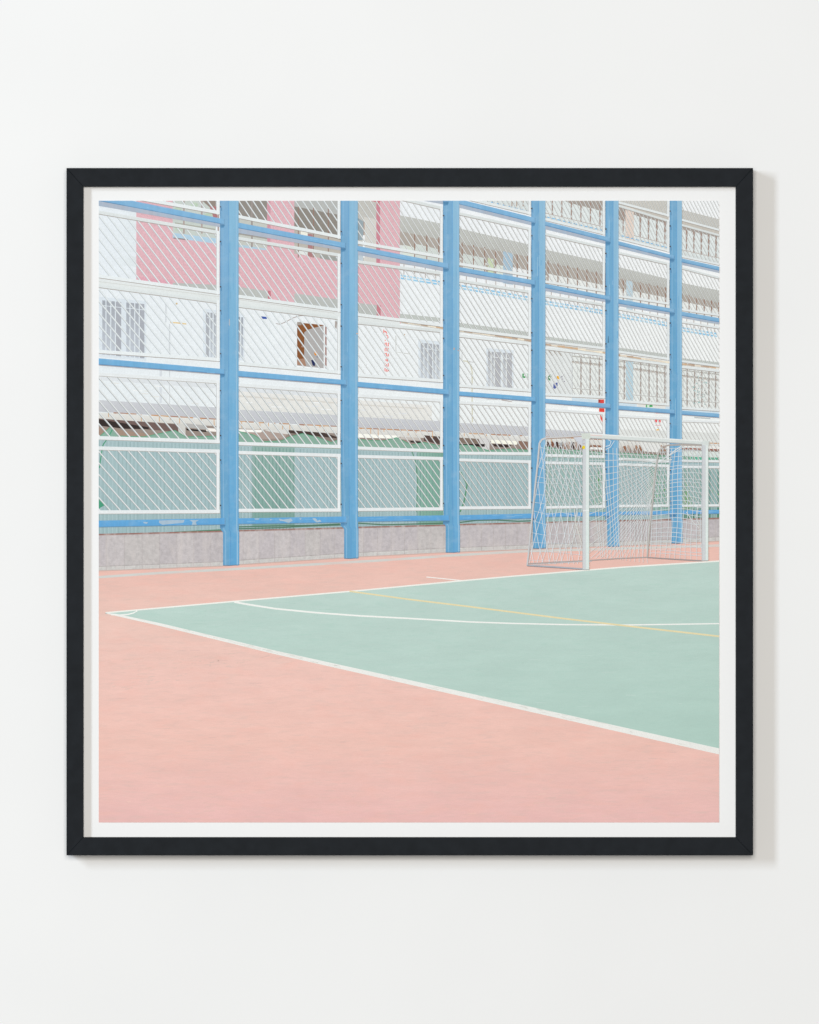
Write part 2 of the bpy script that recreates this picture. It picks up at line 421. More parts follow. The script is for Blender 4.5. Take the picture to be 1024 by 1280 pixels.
for x0, st, n in ((678.6, 11.9, 7), (769, 0, 1), (790, 10.3, 5), (849, 9.2, 6)):
    for k in range(n):
        x = x0 + st * k; yb = interp(top_l, x + 5) - 4
        if st: q.poly([(x + 1.5, yb - 26 - 6 * (x > 770)), (x + st - 1, yb - 23 - 6 * (x > 770)), (x + st - 1, yb), (x + 1.5, yb - 2)], (222, 228, 228), 5)
        q.line([(x + (st or 10), yb - 30), (x + (st or 10), yb - 3)], 1.3, (164, 138, 128), 6)
        if st: q.line([(x + 1, yb - 6), (x + st, yb - 3.6)], 1.0, (190, 180, 174), 6)
q.poly([(782, 258), (792.4, 261), (792.4, 301), (782, 298)], (224, 208, 198), 6)
for xa, xb, f in ((614, 661, 3.6), (683, 752, 3.9), (776, 834, 3.6)):
    x = xa
    while x < xb:
        y0, y1 = interp(top_l, x) - 5.2, interp(top_l, x + 4) - 5.2
        q.poly([(x, y0), (x + 4.2, y1), (x + 4.2, y1 + 1.3), (x, y0 + 1.3)], (128, 184, 222), 7); x += 7.4 - (x - 600) * .006
for x in (640, 646, 654): q.line([(x, 251), (x, 258)], 1.2, (178, 156, 142), 6)
q.build('printed_balcony', M_PLAIN, paper)

# doors of the lower storey on the right
q = Ink()
head = [(715, 443), (756, 447.5), (774, 449.5), (836, 458), (852, 460.5), (899, 466)]
toe = [(715, 494), (756, 497), (774, 500.5), (836, 506), (852, 509), (899, 512)]
q.band(head, toe, (227, 230, 228), 4)
for dlt, cc in ((1.4, (182, 180, 174)), (8.0, (170, 162, 154)), (9.2, (196, 190, 184))): q.band(sh(head, dlt), sh(head, dlt + 1.5), cc, 5)
q.band(sh(toe, -9), sh(toe, -8), (192, 190, 186), 5)
for x in (726.3, 737.8, 749.2, 780.4, 801, 811.4, 821.4, 831.2, 859, 868.4, 877.4, 886.2, 894.6):
    q.line([(x, interp(head, x)), (x, interp(toe, x) - 2)], 1.6, (164, 152, 146), 6)
    q.line([(x - 4.6, interp(head, x) + 12), (x - 4.6, interp(toe, x) - 11)], 0.7, (204, 206, 204), 5)
q.poly([(782.4, 451), (791.6, 452), (791.6, 501), (782.4, 500)], (184, 206, 217), 7)
for k in range(60):
    x = random.uniform(866, 886); y = random.uniform(470, 506); q.disc(x, y, random.uniform(.5, 1.2), random.choice([(150, 190, 190), (188, 206, 204), (160, 160, 158)]), 7, n=5)
q.band([(715, 497), (756, 500.5), (774, 503), (836, 508.5), (852, 511), (899, 514)], [(715, 502), (756, 505), (774, 507), (836, 512.5), (852, 514), (899, 517)], (205, 220, 230), 4)
q.rect(796, 502, 832, 511, (226, 224, 220), 5)
q.poly([(710, 508), (748, 512), (748, 515.5), (710, 512)], (246, 247, 248), 4)
q.poly([(868, 521), (888, 522.5), (888, 524), (868, 522.6)], (186, 190, 190), 5)
q.build('printed_door', M_PLAIN, paper)

# windows of the lower storey
def grille_window(panes, bars, frame, dark, y0, y1, slope, pane_c, bar_c=(219, 226, 232)):
    q = Ink(); fx0, fx1 = frame
    q.poly([(fx0, y0 - 4), (fx1, y0 - 4 + slope * (fx1 - fx0)), (fx1, y1 + 3 + slope * (fx1 - fx0)), (fx0, y1 + 3)], (217, 224, 231), 4)
    for a, bb in panes:
        q.poly([(a, y0 + slope * (a - fx0)), (bb, y0 + slope * (bb - fx0)), (bb, y1 + slope * (bb - fx0)), (a, y1 + slope * (a - fx0))], [mix(pane_c, (120, 118, 122), .3)] * 2 + [mix(pane_c, (212, 218, 226), .4)] * 2, 5)
    for a, bb in dark:
        q.poly([(a, y0 + slope * (a - fx0)), (bb, y0 + slope * (bb - fx0)), (bb, y1 + slope * (bb - fx0)), (a, y1 + slope * (a - fx0))], mix(pane_c, (150, 148, 154), .4), 6)
    for x in bars: q.line([(x, y0 + slope * (x - fx0)), (x, y1 + slope * (x - fx0))], 1.3, bar_c, 7)
    q.line([(fx0 + 5, y0 + 7), (fx1 - 4, y0 + 7 + slope * (fx1 - fx0))], 0.8, bar_c, 7)
    return q.build('printed_window', M_PLAIN, paper)
grille_window([(128, 151.6), (158, 180.6)], [132.6, 138.6, 144.4, 162.6, 168.6, 174.2], (124, 183), [(145.2, 151.6), (175, 180.6)], 375, 443, .09, (180, 186, 196))
grille_window([(257.5, 270)], [262.5, 266.5], (254, 272), [(258, 261)], 390, 446, .09, (184, 190, 198))
grille_window([(298, 304)], [301], (296, 305.5), [], 396, 447, .09, (172, 179, 190))
grille_window([(526, 549)], [530, 535, 541, 545], (523, 551), [(537, 541)], 428, 474, .11, (190, 195, 202))
grille_window([(610, 626), (629, 640)], [614, 618, 627.6, 633], (608, 642), [(619, 625.5), (634, 640)], 439, 483, .08, (196, 199, 204), (224, 228, 230))

# open doorway with the brown jamb
q = Ink()
q.poly([(371.5, 403), (408, 407), (408, 461), (371.5, 457)], (174, 170, 169), 4)
q.poly([(371.5, 403), (380.4, 404), (380.4, 448), (371.5, 449)], (132, 84, 50), 5)
q.poly([(371.5, 403), (406, 406.4), (392, 410), (384, 412.5), (380, 416)], (135, 86, 52), 6)
q.poly([(371.5, 449), (380.4, 448), (383, 457.5), (371.5, 456)], (166, 130, 110), 5)
q.rect(371.5, 402.5, 377, 406.5, (160, 150, 142), 7)
q.rect(404.6, 405, 406.8, 461, (228, 230, 232), 6); q.rect(406.8, 408.5, 408.2, 459.5, (140, 72, 52), 7)
q.disc(394.8, 441.8, 1.9, (224, 142, 30), 7, 2.6); q.disc(396.8, 446, 1.2, (140, 140, 150), 7)
q.poly([(389, 450), (394, 449.6), (394, 457.5), (391, 457)], (38, 48, 88), 7)
q.disc(378, 433, 1.3, (158, 130, 120), 7)
q.poly([(370, 457), (410, 461), (410, 464), (370, 460)], (238, 240, 242), 8)
q.build('printed_doorway', M_PLAIN, paper, 'pictured doorway with a brown jamb and an orange spot')

# writing and marks pictured on the walls
q = Ink(); RD = (235, 110, 101)
def glyph(cx, cy, strokes, s=1.08, col=RD, wd=1.0):
    for st in strokes: q.line([(cx + a * s, cy + bb * s) for a, bb in st], wd, col, 8)
G_K = [[(-2, -2.4), (-2, 2)], [(1.4, .4), (-1.4, -.6)], [(-.8, -.6), (1.8, 2.2)]]
G_D = [[(-.5, -2.2), (1.8, -.4), (2, 1.6), (.4, 2.2)]]
G_2 = [[(-1.8, 2), (-1.8, -1.8), (-.2, -2), (0, 1.6), (1.9, 2), (1.9, -2)]]
G_6 = [[(-1.9, 2), (-1.9, -1.6), (1.9, -1.6), (1.9, 1.6), (.2, 1.8), (0, -1.2)]]
G_9 = [[(-1.9, 1.6), (-1.9, -1.6), (-.2, -1.8), (0, 1.4)], [(0, 1.4), (1.9, 1.6), (1.9, -1.2)]]
G_7 = [[(-1.9, -.2), (.6, .4), (1.8, 0)], [(.3, -2), (.6, 2)]]
G_3 = [[(-1.8, -1.8), (-1.8, 1.6), (-.1, 1.8), (-.1, -.6)], [(-.1, 1.8), (1.8, 1.8), (1.8, -1.8)]]
for cy, g, dx in ((414.6, G_K, 0), (420.6, G_D, 1), (430.6, G_2, 1.5), (437, G_6, 1.5), (443.4, G_9, 1.5), (450, G_7, 1.5), (455.8, G_3, 1.5), (462, G_3, 1.3)):
    glyph(482 + dx, cy, g)
q.disc(481.6, 425.4, .7, RD, 8); q.disc(485, 425.8, .7, RD, 8)
q.build('printed_lettering', M_PLAIN, paper, 'red upright lettering pictured on the white wall')
GN = (74, 158, 96)
def sign(label):
    global q
    q.build('printed_sign', M_PLAIN, paper, label); q = Ink()
q = Ink()
q.poly([(653, 467), (655.2, 467), (654.6, 470), (653.4, 472.5), (653, 472.5)], GN, 8); q.disc(655.4, 471.4, 1.7, GN, 8, 1.2)
q.line([(657, 467.6), (659.6, 467.2), (659.8, 472.4)], .7, (150, 190, 160), 8)
sign('small green sign pictured beside the fourth blue post')
q.poly([(685, 471), (688, 467.6), (690, 471), (687.6, 472.5), (688.4, 475.6), (685, 475.6)], (92, 140, 104), 8); q.disc(687, 472, 1.0, (228, 230, 228), 9)
sign('green round emblem pictured on the pale panel')
q.poly([(696, 470.5), (698, 469.4), (699.6, 474), (696, 474)], (236, 178, 60), 8)
sign('yellow emblem pictured on the pale panel')
for x, y in ((702.4, 471), (705, 468.6), (703.2, 474), (705.2, 477)): q.disc(x, y, .9, (140, 132, 150), 8)
sign('grey dotted emblem pictured on the pale panel')
q.poly([(692, 479.5), (697, 478), (697, 483), (694, 486), (691.6, 485.6)], (84, 96, 158), 8); q.line([(692.5, 479), (696.6, 485)], .9, (226, 228, 232), 9)
sign('navy emblem pictured on the pale panel')
q.rect(796 + 11.4, 505.4, 816.4, 509.3, (206, 226, 210), 8)
q.rect(807.4, 505.4, 809, 509.3, (96, 172, 116), 9); q.poly([(811.6, 507), (813.5, 505.8), (816, 507), (815.6, 508.6), (812, 508.8)], (76, 164, 100), 9)
sign('green exit sign pictured above the blue rail')
RS = (217, 76, 70)
q.rect(750.2, 494.8, 753.6, 496.2, (232, 100, 86), 8); q.rect(748, 499.2, 750.4, 503.6, (168, 70, 64), 9); q.rect(750.2, 499.4, 755.2, 504, RS, 8)
q.rect(749, 510.4, 755.6, 515.8, (224, 72, 62), 8); q.poly([(750.2, 518), (751.6, 519), (753.6, 524), (753.2, 528), (750.6, 523.4)], (228, 84, 76), 8)
sign('red hanging sign pictured beside the fifth blue post')
q.rect(818.8, 524.2, 821.4, 528, (236, 96, 100), 8); q.rect(823.6, 524.4, 826, 528, (236, 110, 110), 8); q.rect(819, 531.2, 825.6, 532, (240, 168, 170), 8)
q.rect(819.6, 516.2, 825, 517, (236, 178, 178), 8)
sign('red and white board pictured above the goal')
q.poly([(821, 536.6), (824.4, 536), (824.2, 538), (820.4, 538)], (240, 186, 90), 8)
q.poly([(821, 545.6), (822.6, 541.6), (824, 545.6)], (86, 134, 188), 8); q.line([(823, 540.6), (825.6, 544)], 1.0, (110, 116, 140), 8)
sign('blue and yellow notice pictured above the goal')

# roof of the sheds
q = Ink()
q.band(roof_t, roof_b, (200, 201, 206), 8, (191, 192, 198))
q.poly([(756, 536), (899, 541), (899, 556), (756, 551)], (222, 224, 222), 9)
x = 123.0
while x < 897:
    wd = random.uniform(3, 13); y = interp(roof_b, x); y2 = interp(roof_b, x + wd)
    if random.random() < .78: q.poly([(x, y - .4), (x + wd, y2 - .4), (x + wd, y2 + random.uniform(.6, 1.5)), (x, y + .9)], random.choice([(198, 150, 112), (186, 138, 104), (206, 170, 136), (170, 128, 110)]), 10)
    x += wd
q.band(sh(roof_b, 1), sh(roof_b, 9), (222, 221, 217), 9, (212, 209, 204))
x = 126.0
while x < 700:                                   # rust runs
    if random.random() < .4: q.line([(x, interp(roof_b, x)), (x + .3, interp(roof_b, x) + random.uniform(3, 9))], .8, (208, 160, 112), 11)
    x += random.uniform(5, 14)
q.build('printed_roof', M_PLAIN, paper)
# what shows under the roof
q = Ink()
q.band(sh(roof_b, 7), sh(hoard_t, 6), (150, 136, 128), 8)
q.poly([(123, 524), (186, 534), (186, 536.5), (156, 536), (123, 532)], (52, 44, 42), 10)
q.poly([(123, 523), (200, 529), (228, 531), (226, 540), (186, 537), (123, 527)], (112, 92, 88), 9)
q.poly([(232, 535.6), (262, 538.5), (258, 540), (234, 538)], (36, 32, 32), 10)
q.poly([(232, 529), (258, 532), (258, 537), (232, 534)], (180, 178, 176), 9)
q.poly([(222, 530), (232, 530), (232, 545), (224, 545)], (206, 204, 200), 10)
q.poly([(123, 534), (190, 543), (175, 552), (123, 549)], (160, 136, 122), 9)
q.poly([(258, 535), (275, 536), (275, 540), (258, 539)], (246, 240, 234), 10)
q.poly([(298, 536.5), (330, 537.5), (326, 540.6), (298, 539.6)], (250, 244, 240), 10)
q.poly([(298, 540), (362, 537), (356, 548), (330, 549)], (172, 154, 146), 9)
q.poly([(330, 538), (362, 536), (360, 543), (340, 540)], (216, 214, 212), 10)
q.poly([(361, 537.5), (405, 541), (421, 546), (421, 548), (395, 545), (361, 541)], (70, 56, 52), 10)
q.poly([(361, 541), (426, 548), (426, 552), (361, 548)], (134, 120, 112), 9)
q.poly([(447, 542), (500, 544.6), (496, 548.4), (447, 547)], (252, 246, 238), 10)
q.poly([(502, 543), (526, 546), (526, 551), (500, 549)], (196, 188, 182), 9)
q.poly([(513, 551), (527, 552), (525, 554), (513, 553)], (48, 40, 40), 10)
q.poly([(530, 544), (553, 546), (553, 556), (530, 551)], (84, 68, 64), 10)
q.poly([(574, 547), (606, 549), (604, 557), (574, 553)], (128, 112, 102), 10)
q.poly([(574, 555), (606, 555), (606, 558.5), (574, 557)], (44, 36, 38), 11)
q.poly([(614, 549.6), (648, 551.4), (646, 556), (614, 554)], (254, 246, 232), 10)
q.poly([(616, 555), (640, 556), (634, 559.5), (618, 558)], (60, 48, 44), 11)
q.poly([(648, 551), (660, 552), (660, 565), (650, 561)], (138, 110, 98), 10)
q.poly([(598, 548), (612, 548), (612, 566), (606, 566)], (210, 208, 208), 10)
for x in range(684, 727, 5): q.poly([(x, 552 + random.uniform(-1, 2)), (x + 4.2, 553), (x + 3.6, 562), (x + .6, 560)], random.choice([(130, 84, 66), (70, 44, 40), (160, 120, 100), (180, 160, 150)]), 10)
q.poly([(738, 556), (756, 557), (756, 559), (738, 558.4)], (150, 110, 90), 10); q.poly([(738, 559), (756, 559.6), (756, 562.4), (738, 561.6)], (250, 248, 244), 11)
for x in range(774, 836, 5): q.poly([(x, 556 + random.uniform(-2, 2)), (x + 3.6, 557), (x + 3.2, 564), (x + .6, 563)], random.choice([(164, 128, 106), (150, 108, 84), (188, 170, 158), (206, 200, 194)]), 10)
q.poly([(798, 553), (826, 555), (826, 566), (804, 564)], (226, 226, 224), 11)
q.poly([(852, 556), (899, 558), (899, 562), (852, 560)], (232, 230, 226), 10); q.poly([(852, 559.5), (899, 561.6), (899, 563.4), (852, 561)], (150, 90, 76), 11)
q.poly([(852, 563), (899, 565), (899, 572), (852, 571)], (214, 222, 218), 10)
for x in range(862, 899, 6): q.poly([(x, 571.5), (x + 4, 572), (x + 4, 575), (x, 574.5)], (94, 178, 150), 12)
q.build('printed_shed', M_PLAIN, paper)

# green hoarding with its netting
q = Ink()
q.band(hoard_t, sh(cap, 1), (166, 188, 192), 9, (158, 182, 186))
HN = (134, 168, 152)
humps = [(123, 547), (138, 534), (150, 545), (180, 546), (195, 543), (219, 538), (232, 546), (275, 545), (298, 539), (318, 544), (330, 552), (352, 551), (362, 546), (378, 542), (398, 547), (414, 553), (426, 549),
         (447, 549), (456, 550), (480, 551), (496, 547), (514, 556), (530, 553), (553, 558), (574, 556), (590, 557), (610, 563), (640, 561), (663, 563), (682, 558), (700, 562), (722, 563), (756, 566), (774, 566), (836, 570), (899, 573)]
q.band(humps, sh(hoard_t, 3.5), HN, 11, (140, 174, 160))
for a, bb in zip(humps, humps[1:]): q.line([a, bb], .9, (92, 160, 128), 12)
q.poly([(315.5, 556), (368.5, 558), (368.5, 658), (315.5, 659)], [(146, 174, 168), (146, 174, 168), (126, 161, 154), (126, 161, 154)], 10)
q.poly([(521, 560), (554, 562), (554, 656), (523, 656)], [(146, 178, 170), (122, 166, 150), (116, 162, 144), (134, 172, 158)], 10)
q.poly([(682, 570), (756, 571), (756, 652), (682, 653)], (150, 178, 172), 10)
q.poly([(738, 596), (756, 584), (756, 634), (742, 636)], (128, 164, 142), 11)
q.poly([(812, 580), (836, 576), (836, 640), (806, 640)], (132, 168, 152), 11)
q.poly([(853, 584), (899, 585), (899, 648), (853, 648)], (140, 170, 164), 10)
q.poly([(877, 590), (899, 590), (899, 640), (884, 640)], (112, 150, 142), 11)
q.poly([(853, 610), (862, 618), (868, 640), (853, 644)], (120, 160, 110), 12)
q.band([(853, 636), (899, 635)], [(853, 648), (899, 647)], (82, 132, 106), 12)
for (x0, y0, x1, y1, n) in ((740, 598, 755, 632, 26), (808, 600, 836, 634, 24), (853, 600, 868, 636, 12), (888, 606, 899, 634, 8)):
    for k in range(n):
        x, y = random.uniform(x0, x1), random.uniform(y0, y1); a = random.uniform(-1.4, -.4)
        q.line([(x, y), (x + 2.4 * math.cos(a), y + 3.2 * math.sin(a))], 1.4, random.choice([(104, 160, 92), (92, 146, 100), (132, 176, 120)]), 13)
x = 124.0
while x < 897:                                   # corrugation
    d = interp(hoard_t, x); stp = 4.9 - (x - 124) * .0026
    dk = 315 < x < 368 or 521 < x < 554
    cc = random.choice([(150, 174, 177), (155, 179, 182), (152, 177, 179), (161, 185, 188)]) if not dk else random.choice([(122, 158, 150), (126, 162, 152), (118, 154, 148)])
    q.line([(x, d + 5), (x, interp(cap, x))], random.uniform(.7, 1.5), cc, 14)
    if not dk and random.random() < .55: q.line([(x + stp * .45, d + 5), (x + stp * .45, interp(cap, x))], .8, (174, 195, 198), 14)
    x += stp
q.line([(141, 536), (136, 546), (129, 556), (127, 566), (124.5, 585)], 1.3, (72, 152, 118), 15)
q.poly([(123, 620), (127.5, 628), (131, 631.5), (126.5, 634), (123, 637)], (74, 152, 122), 15)
q.line([(514, 562), (519.5, 576), (522, 600), (521, 640)], 1.4, (104, 150, 128), 15)
q.line([(576, 590), (584, 606), (580, 628), (575, 640)], 1.8, (92, 146, 116), 15)
q.band([(218, 664.6), (279, 661.4)], [(218, 666), (279, 663.6)], (84, 130, 106), 15)
for pts in ([(298, 658.6), (340, 657.5), (390, 656.6), (425, 655)], [(298, 661), (350, 659.5), (378, 658), (430, 656)], [(448, 654), (480, 656), (520, 655), (554, 654)], [(575, 653), (596, 650.4), (620, 650), (648, 651.6), (664, 651)]):
    q.line(pts, 1.5, (84, 120, 100), 15)
q.build('printed_hoarding', M_PLAIN, paper, 'pale green corrugated hoarding pictured behind the fence')

# low stone wall
q = Ink()
q.band(cap, foot, (188, 181, 184), 16, (192, 184, 186))
q.band(cap, sh(cap, 1.5), (150, 112, 104), 18)
q.band(sh(cap, 1.5), sh(cap, 2.3), (172, 152, 148), 18)
q.band(sh(foot, -5.4), foot, (203, 199, 196), 17, (196, 194, 192))
q.band(sh(foot, -5.8), sh(foot, -5.0), (172, 164, 163), 18)
x = 133.0; stp = 22.6
while x < 897:
    q.line([(x, interp(cap, x) + 2), (x, interp(foot, x) - .5)], .8, (183, 175, 175), 18)
    if random.random() < .5: q.poly([(x, interp(cap, x) + 3), (x + stp, interp(cap, x + stp) + 3), (x + stp, interp(foot, x + stp) - 6), (x, interp(foot, x) - 6)], random.choice([(194, 187, 188), (187, 180, 182), (191, 185, 184)]), 17.5)
    x += stp; stp *= .984
q.build('printed_low_wall', M_STONE, paper, 'grey stone low wall pictured below the fence')

# ground
q = Ink()
G0, G1, G2 = (229, 191, 181), (235, 193, 183), (231, 185, 181)
ys = [(690, (229, 188, 176)), (720, G0), (770, (231, 194, 183)), (850, G1), (930, (235, 191, 180)), (1028, G2)]
q.band(sh(foot, 0), [(123, 770), (899, 770)], (230, 186, 175), 16, (231, 194, 183))
for (ya, ca), (yb, cb) in zip(ys[2:], ys[3:]): q.rect(123, ya, 899, yb, [ca, ca, cb, cb], 16)
q.band(sh(gut, -1.5), sh(gut, 1.6), (207, 206, 202), 18)
q.band(sh(foot, -.4), sh(foot, .8), (198, 172, 164), 18)
for k in range(46):                              # scuffs on the ground
    x = random.gauss(235, 75); y = 838 - (x - 130) * .115 + random.gauss(0, 5); ln = random.uniform(3, 13)
    q.line([(x, y), (x + ln * .5, y - ln * .05 + random.uniform(-.6, .6)), (x + ln, y - ln * .1)], random.uniform(.5, 1.4), random.choice([(227, 192, 181), (225, 191, 180), (229, 193, 182)]), 17)
for k in range(170):
    x = random.uniform(124, 860); y = random.uniform(800, 1026); ln = random.uniform(3, 16)
    if y < interp([(132, 775), (899, 950)], x): continue
    q.line([(x, y), (x + ln, y - random.uniform(-.3, 1.6))], random.uniform(.4, 1.0), random.choice([(227, 190, 179), (236, 196, 185), (224, 186, 178), (234, 189, 177)]), 17)
for k in range(40):
    x = random.gauss(280, 40) if k % 2 else random.gauss(180, 30); y = (832 if k % 2 else 846) - (x - 240) * .1 + random.gauss(0, 3); ln = random.uniform(2, 8)
    q.line([(x, y), (x + ln, y - ln * .16)], random.uniform(.6, 1.6), random.choice([(225, 191, 181), (222, 190, 180), (227, 192, 182)]), 18)
q.build('printed_ground', M_GROUND, paper, 'salmon pink playground surface in the picture')

# court
lo_t = [(132, 766.2), (145, 767.2), (200, 778.8), (290, 800.2), (340, 812.2), (510, 849.6), (899, 935.4)]
lo_b = [(132, 766.8), (145, 769.8), (200, 782.4), (290, 804.4), (340, 816.8), (510, 855.2), (899, 943.0)]
q = Ink()
xs = [132, 145, 200, 290, 340, 445, 510, 575, 640, 735, 780, 899]
for a, bb in zip(xs, xs[1:]):
    ca, cb = (187, 208, 201), mix((183, 206, 198), (175, 203, 193), max(0, bb - 500) / 400)
    q.poly([(a, interp(upper, a)), (bb, interp(upper, bb)), (bb, interp(lo_t, bb) + 1), (a, interp(lo_t, a) + 1)], [ca, ca, cb, mix((183, 206, 198), (175, 203, 193), max(0, a - 500) / 400)], 19)
for k in range(120):
    x = random.uniform(220, 890); ya, yb = interp(upper, x) + 4, interp(lo_t, x) - 4
    if yb - ya < 4: continue
    y = random.uniform(ya, yb); ln = random.uniform(3, 20)
    q.line([(x, y), (min(x + ln, 898), y - random.uniform(-.4, 1))], random.uniform(.4, .9), random.choice([(190, 210, 203), (178, 203, 194), (184, 207, 199), (180, 207, 197)]), 20)
q.build('printed_court', M_COURT, paper, 'mint green court in the picture')
q = Ink(); LW = (238, 238, 234)
q.band(lo_t, lo_b, (234, 233, 229), 21)
for k in range(90):                              # wear along the near line
    x = random.choice([random.gauss(325, 40), random.gauss(640, 60), random.uniform(150, 880)])
    if not 140 < x < 890: continue
    t = random.random(); y = interp(lo_t, x) + t * (interp(lo_b, x) - interp(lo_t, x)) * .8; ln = random.uniform(3, 12)
    q.line([(x, y), (x + ln, y + ln * .22)], random.uniform(.4, .9), random.choice([(222, 221, 215), (227, 226, 221), (217, 216, 210)]), 22)
q.band(sh(upper, -.9), sh(upper, .8), (237, 236, 230), 21)
q.line([(139, 768.2), (150, 768.8), (160, 768), (167, 766.2), (172, 763.4)], (1.8, 1.2), LW, 22)
q.line([(293, 752.4), (310, 755.5), (344, 760.8), (395, 765.8), (450, 769.8), (510, 772.9), (588, 777.4), (640, 779.2), (705, 780.7), (783, 781.2), (899, 779.5)], (2.3, 1.5), LW, 22)
q.line([(437, 739), (510, 749), (588, 758.4), (705, 773.2), (800, 784.3), (899, 795.4)], (1.8, 2.1), (229, 214, 172), 23)
q.line([(533, 721.2), (577, 725.6)], 1.2, (240, 234, 230), 22)
q.build('printed_court_line', M_PLAIN, paper)

# ------------------------------------------------------------------ the fence in the picture
BAYS = [(123.6, 275), (298.4, 426), (447.4, 554), (574.2, 664), (681.8, 756.6), (773.4, 836.8), (852.4, 899.5)]
# per bay, panel rows from the top: (top bar left, top bar right, bottom bar left, bottom bar right), middle of each bar
ROWS = [
  [(165, 190, 239, 266), (265.3, 291, 345, 366), (357, 377.4, 439.3, 449.5), (467.6, 477.3, 547.2, 551.9), (560, 564, 640, 639.2)],
  [(194, 219, 270.7, 296.5), (298, 319.2, 370.4, 388), (382, 397.7, 454.2, 465.5), (481, 490.5, 554.2, 558.2), (565.5, 569.3, 637.9, 637.4)],
  [(236, 260.6, 303, 321.4), (327, 342, 393.2, 406.8), (403, 413.9, 468.9, 476.1), (494.6, 500.6, 559.9, 563.7), (570.4, 573, 636.8, 635.9)],
  [(198, 222, 245.8, 266.8), (267, 286.6, 329.8, 344.6), (350.7, 365.2, 411.2, 422.2), (419.5, 429.8, 482, 488.2), (503, 507.7, 566.3, 567), (574.7, 577.1, 634.7, 634.2)],
  [(215, 237, 274, 292.2), (292.6, 309.8, 352, 363.9), (369.6, 381.2, 426.4, 435.6), (435.3, 444, 493, 496.6), (512, 516.8, 569, 570.8), (578.2, 579.6, 634.2, 632.9)],
  [(198, 221, 253, 269.5), (257.2, 276.5, 297.5, 313.6), (316, 330.2, 369.9, 379.6), (385.9, 397.8, 439.6, 448.8), (447.9, 456, 501.2, 505.8), (519.8, 523.4, 573.4, 576.3), (580.3, 582.1, 632.4, 631.8)],
  [(220, 236, 274.8, 287.6), (281.3, 294.2, 320.3, 330.4), (335, 347.5, 386.8, 394), (402.2, 409.8, 451.5, 457.6), (458.8, 464, 510, 512.8), (526, 527.4, 575.7, 576.5), (583.2, 583.8, 632, 631.5)],
]
BARC = [(226, 231, 233), (222, 228, 229), (224, 228, 229), (222, 226, 226), (220, 225, 225), (219, 224, 224), (218, 223, 224)]
bolts = []
for bi, (xa, xb) in enumerate(BAYS):
    rows = ROWS[bi]; bw = 4.2 - bi * .28; last = bi == 6
    for ri, (tl, tr, bl, br) in enumerate(rows):
        q = Ink(); low = ri >= len(rows) - 2
        h = bw / 2; xr = xb if last else xb - bw * .95
        def top(x): return tl + (tr - tl) * (x - xa) / (xb - xa)
        def bot(x): return bl + (br - bl) * (x - xa) / (xb - xa)
        hl, hr = bot(xa) - top(xa), bot(xr) - top(xr); dl, dr = 1 / max(hl, 5), 1 / max(hr, 5)
        n = 12.1 * ((xr - xa) / 62.0 if last else 1) * (1.02 if bi > 3 else 1); sh_n = 5.75 * ((hl + hr) / 2) / (76 * [1.06, 1.0, .885, .805, .74, .68, .64][bi])
        def uv(u, v):
            wl, wr = (1 - u) * dl, u * dr; x = (xa * wl + xr * wr) / (wl + wr)
            return (x, top(x) + v * (bot(x) - top(x)))
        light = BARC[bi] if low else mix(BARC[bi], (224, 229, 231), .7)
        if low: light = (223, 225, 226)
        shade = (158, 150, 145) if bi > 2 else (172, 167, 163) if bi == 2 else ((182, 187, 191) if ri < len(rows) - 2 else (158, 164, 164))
        for k in range(-8, 15):
            u0 = (k + .66) / n; u1 = u0 + sh_n / n
            def seg(o0, o1, col, layer):
                pts = []
                for o, rev in ((o0, 0), (o1, 1)):
                    a, bb = u0 + o / n, u1 + o / n
                    t0 = max(0, (0 - a) / (bb - a)); t1 = min(1, (1 - a) / (bb - a))
                    if t1 - t0 < .02: return
                    e = [uv(a + (bb - a) * t0, t0), uv(a + (bb - a) * t1, t1)]
                    pts += e[::-1] if rev else e
                q.poly(pts, col, layer)
            lw = (.135 if bi < 2 else .125) - (.008 if low else 0)
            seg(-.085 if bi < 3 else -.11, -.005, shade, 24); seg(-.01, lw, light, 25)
        fc = (227, 230, 232) if low else mix(BARC[bi], (230, 234, 236), .5)
        ends = [(xa, tl), (xb, tr)]; ende = [(xa, bl), (xb, br)]
        und = (166, 158, 152) if not low else (186, 182, 178)
        q.band(sh(ends, -h), sh(ends, h), mix(fc, (205, 210, 208), .35 if ri < 3 else .1), 28, fc if ri > 2 else mix(fc, (190, 194, 192), .35)); q.band(sh(ends, h - .1), sh(ends, h + .75), und, 27)
        q.band(sh(ende, -h), sh(ende, h), fc, 28); q.band(sh(ende, h - .1), sh(ende, h + .7), und, 27)
        if not last:
            q.poly([(xr, tr - h), (xb - .4, tr - h), (xb - .4, br + h), (xr, br + h)], [mix(fc, (238, 241, 243), .5), fc, fc, mix(fc, (238, 241, 243), .5)], 29)
            q.poly([(xr - .6, tr + h), (xr, tr + h), (xr, br - h), (xr - .6, br - h)], (190, 190, 190), 27)
            for y in (tr + 11 - bi, br - 7.5 + bi * .4): bolts.append((bi, y))
        q.build('printed_lattice_panel', M_PLAIN, paper)

